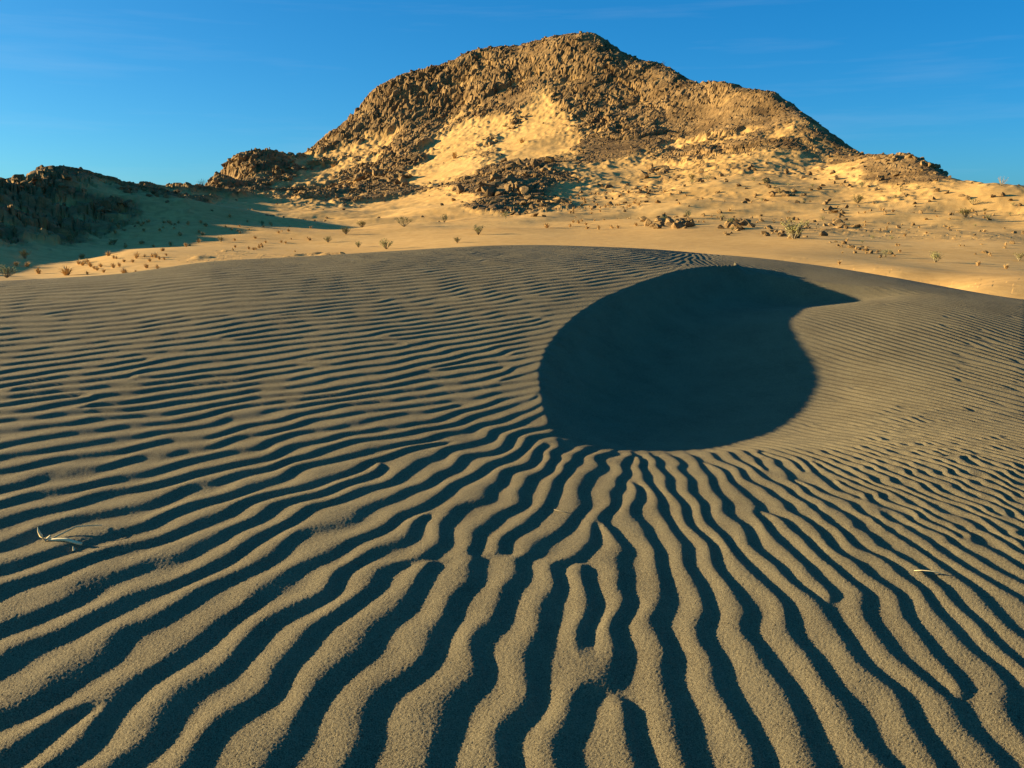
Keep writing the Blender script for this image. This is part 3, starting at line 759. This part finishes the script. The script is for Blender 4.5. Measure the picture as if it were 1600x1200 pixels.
ridge_damp = 1.0
sandw = 0.45 * fbm(HX * 0.11, HY * 0.16, 3) * smooth(30, 50, RG) + 0.25 * fbm(HX * 0.035 + 9, HY * 0.035, 2) * smooth(25, 50, RG)
lw = smooth(-0.33, -0.40, AZ)            # the low left ridge: rugged but without broad swellings
dd = rk * ((disp * scale + 0.25) * (1 - lw) + lw * ((disp_fine - disp0) * 1.3 + 0.5 * disp0 - 0.05))
# push along a rough outward normal (up and towards the camera)
HXd = HX - np.sin(AZ) * dd * 0.45 + rk * 0.25 * scale * gnoise(HX * 0.9, HZ * 0.9)
HYd = HY - np.cos(AZ) * dd * 0.45
HZd = HZ + dd * 0.80 + sandw * (1 - rk)
# small gravel and rubble relief on the sandy talus
rub = smooth(0.10, 0.4, rk0 + 0.3 * nz) * (1 - rk)
lump = np.maximum(gnoise(HX * 0.9, HY * 0.9 + HZ), 0) * 1.2 + 0.6 * np.maximum(gnoise(HX * 2.1, HY * 2.1 + HZ), 0)
HZd = HZd + (rub * 0.28 * smooth(28, 42, RG) + 0.10 * (1 - rk) * smooth(34, 55, RG)) * scale * lump
rk_attr = np.clip(rk * smooth(-0.9, -0.1, dd / np.maximum(scale, .1) + 0.6 * gnoise(HX, HZ)) + 0.25 * rub * (gnoise(HX * 2.1, HY * 2.1 + HZ) > 0.12), 0, 1)
hill = grid_mesh('hill', HXd, HYd, HZd, M_HILL, {'rock': rk_attr, 'tone': np.clip(tone, 0, 1)})
hill['kind'] = 'structure'
_rf = (rk[:-1, :-1] + rk[1:, 1:]) * 0.5
hill.data.polygons.foreach_set('use_smooth', (_rf < 0.35).ravel())
def ground(az, r):
    """nearest point of the built hillside"""
    j = int(np.argmin(np.abs(azs - az))); i = int(np.argmin(np.abs(rgs - r)))
    return Vector((float(HXd[i, j]), float(HYd[i, j]), float(HZd[i, j])))
def spot(px, py):
    az, r = on_hill(px, py); return ground(az, r), r
def hill_at(X, Y):
    az = np.arctan2(X, Y); r = np.hypot(X, Y)
    return hill_smooth(np.asarray(az), np.asarray(r))
print('hill', round(time.time() - T0, 1))
# ------------------------------------------------------------------ rocks
def hull_rock(seed, n=16, flat=0.7):
    rr = random.Random(seed); bm = bmesh.new()
    for _ in range(n):
        while True:
            p = Vector((rr.uniform(-1, 1), rr.uniform(-1, 1), rr.uniform(-1, 1)))
            if 0.55 < p.length < 1: break
        bm.verts.new((p.x, p.y * 0.85, p.z * flat))
    ret = bmesh.ops.convex_hull(bm, input=bm.verts)
    bmesh.ops.delete(bm, geom=[g for g in ret['geom_interior'] if isinstance(g, bmesh.types.BMVert)], context='VERTS')
    me = bpy.data.meshes.new('rock'); bm.to_mesh(me); bm.free()
    me.materials.append(M_ROCK); return me
ROCKS = [hull_rock(k, 14 + k % 5, 0.55 + 0.12 * (k % 4)) for k in range(10)]
def place_rock(p, s, parent=None, rr=random, name='rock', sink=0.35, off=None):
    o = bpy.data.objects.new(name, rr.choice(ROCKS)); scene.collection.objects.link(o)
    q = p + (off or Vector((0, 0, 0)))
    o.location = (q.x, q.y, q.z + s * (0.5 - sink))
    if parent is not None:
        o.location = (q.x - parent.location.x, q.y - parent.location.y, q.z - parent.location.z + s * (0.5 - sink)); o.parent = parent
    o.rotation_euler = (rr.uniform(-.6, .6), rr.uniform(-.6, .6), rr.uniform(0, 6.28))
    o.scale = (s * rr.uniform(.7, 1.25), s * rr.uniform(.7, 1.2), s * rr.uniform(.65, 1.15))
    return o
# outcrops: (list of pixel spots, rock size in px, count, label)
OUTCROPS = [
 ([(1015, 357), (1030, 352), (1045, 350), (1065, 354), (1078, 358)], 16, 30, 'dark low rock outcrop right of centre below the hill, green shrub growing behind its top'),
 ([(1125, 362), (1140, 358), (1155, 355), (1170, 357)], 13, 22, 'small dark rock outcrop between the low outcrop and the tall green bush'),
 ([(1190, 360), (1215, 364), (1232, 370), (1250, 366), (1275, 374)], 11, 24, 'broken rocks lying around the foot of the tall green bush'),
 ([(1300, 382), (1330, 388), (1360, 393), (1395, 401)], 8, 24, 'thin line of dark rocks along the sand edge right of the tall bush'),
 ([(720, 310), (745, 300), (770, 292), (795, 290), (815, 297), (760, 305), (800, 303)], 15, 50, 'craggy brown rock mound in the middle of the lower slope'),
 ([(785, 258), (805, 254), (830, 258), (855, 266), (880, 274)], 13, 30, 'long rock ledge just above the craggy mound in mid slope'),
 ([(800, 326), (830, 318), (850, 322), (775, 330), (855, 345)], 10, 28, 'scattered broken rocks just below the craggy mound'),
 ([(1015, 276), (1030, 268), (1045, 274)], 14, 16, 'dark pointed rock outcrop below the gap right of the summit'),
 ([(955, 300), (975, 295), (1000, 298), (1015, 303)], 7, 16, 'low rubble outcrop left below the dark pointed outcrop'),
 ([(1175, 302), (1200, 298), (1225, 303), (1240, 306)], 10, 18, 'low rock ledge casting a shadow on the right slope'),
 ([(1285, 328), (1305, 330), (1320, 335)], 10, 14, 'small cluster of reddish rocks on the right slope below the ledge'),
 ([(1290, 348), (1315, 352), (1340, 358)], 10, 16, 'dark rock cluster just above the line of rocks on the right'),
 ([(1340, 244), (1365, 250), (1395, 250), (1420, 250), (1440, 254), (1460, 264), (1475, 274)], 9, 34, 'jagged rock ridge on the right skyline below the hill shoulder'),
 ([(330, 290), (350, 272), (370, 258), (375, 262), (395, 272)], 10, 26, 'pointed rock knob at the left foot of the hill'),
 ([(425, 268), (445, 264), (460, 260), (450, 280), (430, 285)], 9, 22, 'broken rock band right of the pointed knob on the left'),
 ([(500, 305), (530, 292), (560, 278), (590, 272), (620, 276), (640, 288), (600, 296)], 11, 46, 'large brown rock mass sloping down on the left lower face'),
 ([(170, 322), (185, 318), (200, 322)], 12, 14, 'small rock lump low on the shaded left hillside'),
 ([(185, 294), (240, 302), (262, 308), (285, 317)], 11, 26, 'rocks along the low left skyline beside the sky'),
 ([(790, 200), (805, 190), (820, 186)], 9, 18, 'dark rock island in the upper sand patch'),
 ([(738, 238), (752, 230), (775, 222)], 8, 14, 'small dark rock island in the middle of the sand patch'),
 ([(5, 285), (40, 288), (80, 294), (120, 298)], 11, 34, 'dark shaded rocks along the far left skyline'),
]
for k, (pts, spx, cnt, label) in enumerate(OUTCROPS):
    rr = random.Random(500 + k)
    places = [spot(*p) for p in pts]
    base = places[0][0]
    e = bpy.data.objects.new('rock_outcrop', None); scene.collection.objects.link(e)
    e.location = base; e['label'] = label; e['category'] = 'rock outcrop'
    for i in range(cnt):
        f = rr.random() * (len(pts) - 1); a = int(f); f -= a
        px = pts[a][0] * (1 - f) + pts[a + 1][0] * f + rr.gauss(0, spx * 0.6)
        py = pts[a][1] * (1 - f) + pts[a + 1][1] * f + rr.gauss(0, spx * 0.35)
        p, r = spot(px, py)
        s = spx / FPX * r * rr.uniform(0.35, 0.95)
        place_rock(p, s, e, rr)
# single stones one can pick out on the sandy slopes
ZONES = [
 ((1090, 1480), (262, 350), 105, (3.0, 6.5), 'small brown stone scattered on the sandy slope below the right shoulder', 'stones on the right slope'),
 ((900, 1090), (280, 345), 55, (3.0, 6.0), 'small brown stone scattered on the sand below the summit', 'stones below the summit'),
 ((1480, 1600), (300, 400), 30, (3.0, 6.0), 'small reddish stone scattered on the far right sand slope', 'stones on the far right slope'),
 ((330, 700), (300, 345), 32, (2.5, 5.0), 'small dark stone scattered on the smooth sand left of the craggy mound', 'stones on the left slope'),
]
rr = random.Random(77)
for (x0, x1), (y0, y1), cnt, (s0, s1), label, grp in ZONES:
    for i in range(cnt):
        px, py = rr.uniform(x0, x1), rr.uniform(y0, y1)
        p, r = spot(px, py)
        o = place_rock(p, rr.uniform(s0, s1) / FPX * r, None, rr, name='stone', sink=0.3)
        o['label'] = label; o['category'] = 'stone'; o['group'] = grp
# rubble nobody could count, over the bare rock and its foot
rv, rf = [], []
hulls = [([v.co.copy() for v in m.vertices], [tuple(p.vertices) for p in m.polygons]) for m in ROCKS[:6]]
rr = random.Random(91); n_rub = 0
cand_i = np.argwhere(((rk > 0.25) | (rub > 0.3)) & (RG > 36) & (RG < 175) & (np.abs(AZ) < R(34)))
prob = (0.10 + 0.9 * rk[cand_i[:, 0], cand_i[:, 1]]) * RG[cand_i[:, 0], cand_i[:, 1]]
pick = rng.choice(len(cand_i), 5500, replace=False, p=prob / prob.sum())
for c in pick:
    i, j = cand_i[c]
    s = RG[i, j] / FPX * rr.choice([2.2, 2.6, 3.0, 3.6, 4.6, 6.5]) * rr.uniform(.7, 1.2) * 0.6
    vs_, fs_ = rr.choice(hulls)
    a = rr.uniform(0, 6.28); ca, sa = math.cos(a) * s, math.sin(a) * s
    tz = rr.uniform(-.5, .5); zs = s * rr.uniform(.6, 1.3); n0 = len(rv)
    X0, Y0, Z0 = HXd[i, j], HYd[i, j], HZd[i, j] + 0.15 * s
    for v in vs_:
        rv.append((X0 + v.x * ca - v.y * sa, Y0 + v.x * sa + v.y * ca, Z0 + v.z * zs + v.x * tz * s))
    rf.extend([tuple(q + n0 for q in f) for f in fs_])
link('rubble', raw_mesh('rubble', rv, rf, M_ROCK), kind='stuff', label='loose brown rubble covering the rocky parts of the hill', category='rubble')
print('rocks', len(rf), round(time.time() - T0, 1))

# ------------------------------------------------------------------ plants
def tube(V, F, pts, rad, sides=3):
    n0 = len(V)
    for k, p in enumerate(pts):
        d = (pts[min(k + 1, len(pts) - 1)] - pts[max(k - 1, 0)]).normalized()
        a = d.orthogonal().normalized(); b = d.cross(a)
        for s in range(sides):
            t = 2 * math.pi * s / sides
            V.append(p + (a * math.cos(t) + b * math.sin(t)) * rad[k])
    for k in range(len(pts) - 1):
        for s in range(sides):
            F.append((n0 + k * sides + s, n0 + k * sides + (s + 1) % sides, n0 + (k + 1) * sides + (s + 1) % sides, n0 + (k + 1) * sides + s))
def shrub_meshes(seed, stems=20, leaves=26, spread=0.75, tall=1.0):
    """unit-high desert shrub: stems fanning from one root, small leaves on the outer halves"""
    rr = random.Random(seed); V, F, LV, LF = [], [], [], []
    for k in range(stems):
        a = rr.uniform(0, 6.28); lean = rr.uniform(0.05, spread); h = tall * rr.uniform(0.6, 1.0)
        pts = []
        for i in range(5):
            t = i / 4
            pts.append(Vector((math.cos(a) * lean * t ** 0.9 + rr.uniform(-.03, .03) * t, math.sin(a) * lean * t ** 0.9 + rr.uniform(-.03, .03) * t, h * t * (1 - 0.25 * lean * t) - 0.03)))
        tube(V, F, pts, [0.016, 0.013, 0.010, 0.007, 0.003])
        tips = [pts]
        for _ in range(2):
            s = pts[rr.choice([2, 3])]
            q = [s, s + Vector((rr.uniform(-.14, .14), rr.uniform(-.14, .14), rr.uniform(.1, .22)))]
            tube(V, F, q, [0.007, 0.003]); tips.append([s, s, s, q[1], q[1]])
        for _ in range(leaves):
            b = rr.choice(tips); i = rr.choice([2, 3, 3, 4, 4]); j = max(i - 1, 0)
            c = b[i].lerp(b[j], rr.random()) + Vector((rr.gauss(0, .035), rr.gauss(0, .035), rr.gauss(0, .03)))
            d = Vector((rr.uniform(-1, 1), rr.uniform(-1, 1), rr.uniform(-.4, 1))).normalized()
            e = d.orthogonal().normalized(); l, w = rr.uniform(.03, .06), rr.uniform(.012, .024); n0 = len(LV)
            LV.extend([c - d * l, c + e * w, c + d * l, c - e * w]); LF.append((n0, n0 + 1, n0 + 2, n0 + 3))
    return raw_mesh('stems', V, F, M_STEM), (raw_mesh('foliage', LV, LF, M_LEAF) if leaves else None)
SHRUBS = [shrub_meshes(10 + k, 16 + 3 * (k % 3), 24, 0.55 + 0.12 * (k % 4)) for k in range(6)]
BARE = shrub_meshes(40, 16, 0, 0.55)
def shrub(px, py, hpx, label, rr, bare=False, group=None, wide=1.25):
    p, r = spot(px, py)
    h = hpx / FPX * r * 0.98
    e = bpy.data.objects.new('desert_shrub' if not bare else 'bare_shrub', None); scene.collection.objects.link(e)
    e.location = p; e.rotation_euler = (0, 0, rr.uniform(0, 6.28)); e.scale = (h * wide, h * wide, h)
    e['label'] = label; e['category'] = 'shrub'
    if group: e['group'] = group
    st, fo = BARE if bare else rr.choice(SHRUBS)
    link('stems', st, e)
    if fo: link('foliage', fo, e)
rr = random.Random(3)
for args in [
 (1240, 374, 36, 'tallest green bush standing above the golden sand bank at the right'),
 (748, 366, 19, 'round green shrub on the sand below the craggy mound'),
 (714, 379, 11, 'small green shrub at the dune edge left of the round shrub below the mound'),
 (695, 343, 15, 'thin upright shrub on bright sand left below the craggy mound'),
 (632, 358, 17, 'wispy shrub with a dark streak of shade on the bright sand bank'),
 (604, 389, 19, 'bushy green shrub right at the dune edge left of centre'),
 (560, 386, 11, 'low shrub just left of the bushy shrub at the dune edge'),
 (540, 369, 14, 'green shrub throwing a long thin shadow on the left sand flat'),
 (566, 355, 13, 'green shrub farthest up the left sand flat with a shadow to its right'),
 (513, 379, 11, 'dense low dark green shrub on the left sand flat'),
 (346, 377, 10, 'low grey green shrub at the far left of the lit sand flat'),
 (410, 349, 9, 'small shrub on the smooth sand below the pointed knob'),
 (790, 345, 13, 'green shrub among the broken rocks below the craggy mound'),
 (1036, 350, 11, 'dark green shrub growing on the low outcrop right of centre'),
 (1074, 346, 15, 'pale green shrub with a shadow just behind the low dark outcrop'),
 (1140, 352, 12, 'upright shrub behind the small outcrop left of the tall bush'),
 (1082, 283, 10, 'dark green shrub on the upper slope right of the pointed outcrop'),
 (1105, 284, 9, 'grey green shrub beside the dark one on the upper slope'),
 (1080, 296, 9, 'flat green shrub just below the two upper slope shrubs'),
 (1196, 292, 10, 'green shrub above the low ledge on the right slope'),
 (1340, 318, 15, 'green shrub alone in the middle of the right slope'),
 (1345, 294, 9, 'small shrub above the lone shrub in the right slope'),
 (1384, 402, 13, 'olive shrub at the edge of the golden sand bank'),
 (1462, 410, 18, 'dark green bush at the foot of the right slope by the smooth sand'),
 (1508, 342, 15, 'green shrub on the far right slope above a dry tuft'),
 (1522, 312, 10, 'small shrub high on the far right slope below the bare skyline bush'),
 (1408, 303, 10, 'low shrub below the jagged right skyline ridge'),
 (1592, 408, 14, 'green bush at the right edge of the picture'),
 (40, 404, 15, 'shaded olive shrub in the dark hollow at the far left'),
 (10, 434, 20, 'dark yellowish bush at the left edge beside the dune'),
 (112, 382, 16, 'dense black green shrub in the shade on the left'),
 (178, 380, 11, 'shaded shrub near the edge of the left shadow'),
]:
    shrub(*args, rr)
for args in [(1563, 289, 15, 'leafless bush on the far right skyline'), (318, 301, 13, 'tiny bare bush on the skyline left of the pointed knob'), (1035, 109, 8, 'tiny bare bush on the summit ridge right of the peak'), (268, 309, 8, 'faint bare bush on the low left skyline')]:
    shrub(*args, rr, bare=True)
for i in range(26):
    px, py = rr.uniform(1100, 1590), rr.uniform(285, 380)
    shrub(px, py, rr.uniform(4, 7.5), 'tiny olive shrub dotting the stony right slope', rr, group='tiny shrubs on the right slope')

def tuft_mesh(seed, blades=70):
    rr = random.Random(seed); V, F = [], []
    for _ in range(blades):
        a = rr.uniform(0, 6.28); lean = rr.uniform(.1, 1.0); h = rr.uniform(.45, 1.0); w = rr.uniform(.015, .035)
        b = Vector((math.cos(a) * .12 * rr.random(), math.sin(a) * .12 * rr.random(), -.03))
        m = b + Vector((math.cos(a) * lean * .35, math.sin(a) * lean * .35, h * .6))
        t = b + Vector((math.cos(a) * lean, math.sin(a) * lean, h * (1 - .35 * lean)))
        s = Vector((-math.sin(a), math.cos(a), 0)) * w; n0 = len(V)
        V.extend([b - s, b + s, m + s, m - s, t]); F.extend([(n0, n0 + 1, n0 + 2, n0 + 3), (n0 + 3, n0 + 2, n0 + 4)])
    return raw_mesh('dry_grass_tuft', V, F, M_DRY)
TUFTS = [tuft_mesh(60 + k) for k in range(5)]
def tuft(px, py, hpx, label, rr, group=None):
    p, r = spot(px, py)
    h = hpx / FPX * r * 1.35
    o = link('dry_grass_tuft', rr.choice(TUFTS)); o.location = p; o.rotation_euler = (0, 0, rr.uniform(0, 6.28))
    o.scale = (h * rr.uniform(.9, 1.5), h * rr.uniform(.9, 1.5), h)
    o['label'] = label; o['category'] = 'grass tuft'
    if group: o['group'] = group
rr = random.Random(4)
for args in [
 (710, 247, 10, 'large orange grass tuft alone on the upper sand patch'),
 (815, 226, 9, 'orange grass tuft beside the small rocks at the right of the sand patch'),
 (505, 262, 7, 'orange grass tuft on the sand below the left shoulder'),
 (521, 264, 7, 'second orange tuft right of the one below the left shoulder'),
 (105, 430, 13, 'round pale tuft at the dune edge, largest in the left hollow'),
 (60, 428, 9, 'pale yellow tuft by the dune edge between the edge bush and the largest tuft'),
 (42, 417, 7, 'small golden tuft right of the olive shrub at the far left'),
 (25, 416, 7, 'small reddish tuft left of the olive shrub at the far left'),
 (1312, 413, 7, 'orange tuft at the foot of the golden sand bank'),
 (1527, 415, 7, 'orange brown tuft on smooth sand at the far right'),
 (1572, 420, 7, 'reddish tuft next to the smooth sand at the right edge'),
 (935, 362, 7, 'orange tuft with a dark shadow at the lower edge of the slope'),
 (855, 358, 8, 'pale square tuft with a shadow below the broken rocks'),
]:
    tuft(*args, rr)
for (x0, x1), (y0, y1), cnt, (h0, h1), label, grp in [
 ((880, 1010), (300, 362), 60, (3, 5.5), 'small golden grass tuft in the patch right of the craggy mound', 'golden tufts right of the mound'),
 ((120, 260), (400, 430), 34, (4, 8), 'golden grass tuft in the strip along the left dune edge', 'golden tufts along the left dune edge'),
 ((170, 330), (345, 396), 40, (3, 6.5), 'golden grass tuft on the lit slope beside the left shadow', 'golden tufts beside the left shadow'),
 ((350, 500), (335, 395), 44, (2.5, 5), 'small golden grass tuft on the left sand flat', 'golden tufts on the left flat'),
 ((1010, 1240), (300, 350), 34, (2.5, 4.5), 'small golden tuft among the stones of the lower right slope', 'golden tufts among the stones'),
 ((1300, 1590), (320, 405), 50, (2.5, 5), 'small golden tuft on the far right slope', 'golden tufts on the far right slope'),
]:
    for i in range(cnt):
        tuft(rr.uniform(x0, x1), rr.uniform(y0, y1), rr.uniform(h0, h1), label, rr, grp)

# ------------------------------------------------------------------ twigs on the dune
def on_dune(px, py, lift=0.0):
    x, y, z = hit(px, py, dune_height); return Vector((float(x), float(y), float(z) + lift))
def at_range(px, py, ref):
    dx, dy, dz = ray(px, py); r = math.hypot(ref.x, ref.y)
    return Vector((float(dx) * r, float(dy) * r, CAM_H + float(dz) * r))
def twig_part(name, pts, rad, parent, m=M_TWIG):
    V, F = [], []; tube(V, F, [p - parent.location for p in pts], rad, 6)
    n0 = len(V); V.append(pts[-1] - parent.location)
    F.extend([(n0 - 6 + s, n0 - 6 + (s + 1) % 6, n0) for s in range(6)])
    return link(name, raw_mesh(name, V, F, m, True), parent)
tw = bpy.data.objects.new('dry_twig', None); scene.collection.objects.link(tw)
J = on_dune(80, 844, 0.012); tw.location = J
tw['label'] = 'bleached forked twig with an upturned horn end lying on ripples at left'; tw['category'] = 'twig'
twig_part('horn', [J, at_range(71, 844, J), at_range(64, 837, J), at_range(60, 830, J), at_range(59, 824, J)], [.0030, .0042, .0040, .0028, .0010], tw)
E = on_dune(128, 856, 0.010)
twig_part('thick_branch', [at_range(76, 843, J), J.lerp(E, .45), E], [.0034, .0046, .0040], tw)
E2 = on_dune(160, 824, 0.006)
twig_part('thin_branch', [at_range(78, 843, J), J.lerp(E2, .5) + Vector((0, 0, .010)), E2], [.0026, .0020, .0010], tw)
E3 = on_dune(116, 862, 0.004)
twig_part('splinter', [E3, at_range(114, 854, E3)], [.0035, .001], tw)
lf = on_dune(1428, 894, 0.004); le = on_dune(1472, 901, 0.006)
V = []; F = []
sd = Vector((0.0, -1.0, 0.35)).normalized()
for t, w in ((0, .0003), (.25, .0035), (.55, .0065), (.8, .0055), (1, .001)):
    c = lf.lerp(le, t) + Vector((0, 0, .004 * math.sin(math.pi * t)))
    for dz_ in (0.0008, -0.0008):
        V.extend([c - lf + sd * w + Vector((0, 0, dz_)), c - lf - sd * w + Vector((0, 0, dz_))])
for k in range(4):
    a, b = 4 * k, 4 * k + 4
    F.extend([(a, a + 1, b + 1, b), (a + 3, a + 2, b + 2, b + 3), (a, b, b + 2, a + 2), (a + 1, a + 3, b + 3, b + 1)])
F.extend([(0, 2, 3, 1), (16, 17, 19, 18)])
o = link('dry_leaf', raw_mesh('dry_leaf', V, F, M_TWIG, True), label='narrow dry pointed leaf resting on a ripple crest at right', category='leaf')
o.location = lf
t2 = bpy.data.objects.new('thin_stalk', None); scene.collection.objects.link(t2)
a = on_dune(866, 798, .003); t2.location = a; t2['label'] = 'tiny dark stalk across a ripple crest below the hollow'; t2['category'] = 'twig'
twig_part('stalk', [a, on_dune(885, 803, .004)], [.0016, .001], t2, M_STEM)
print('done', round(time.time() - T0, 1))
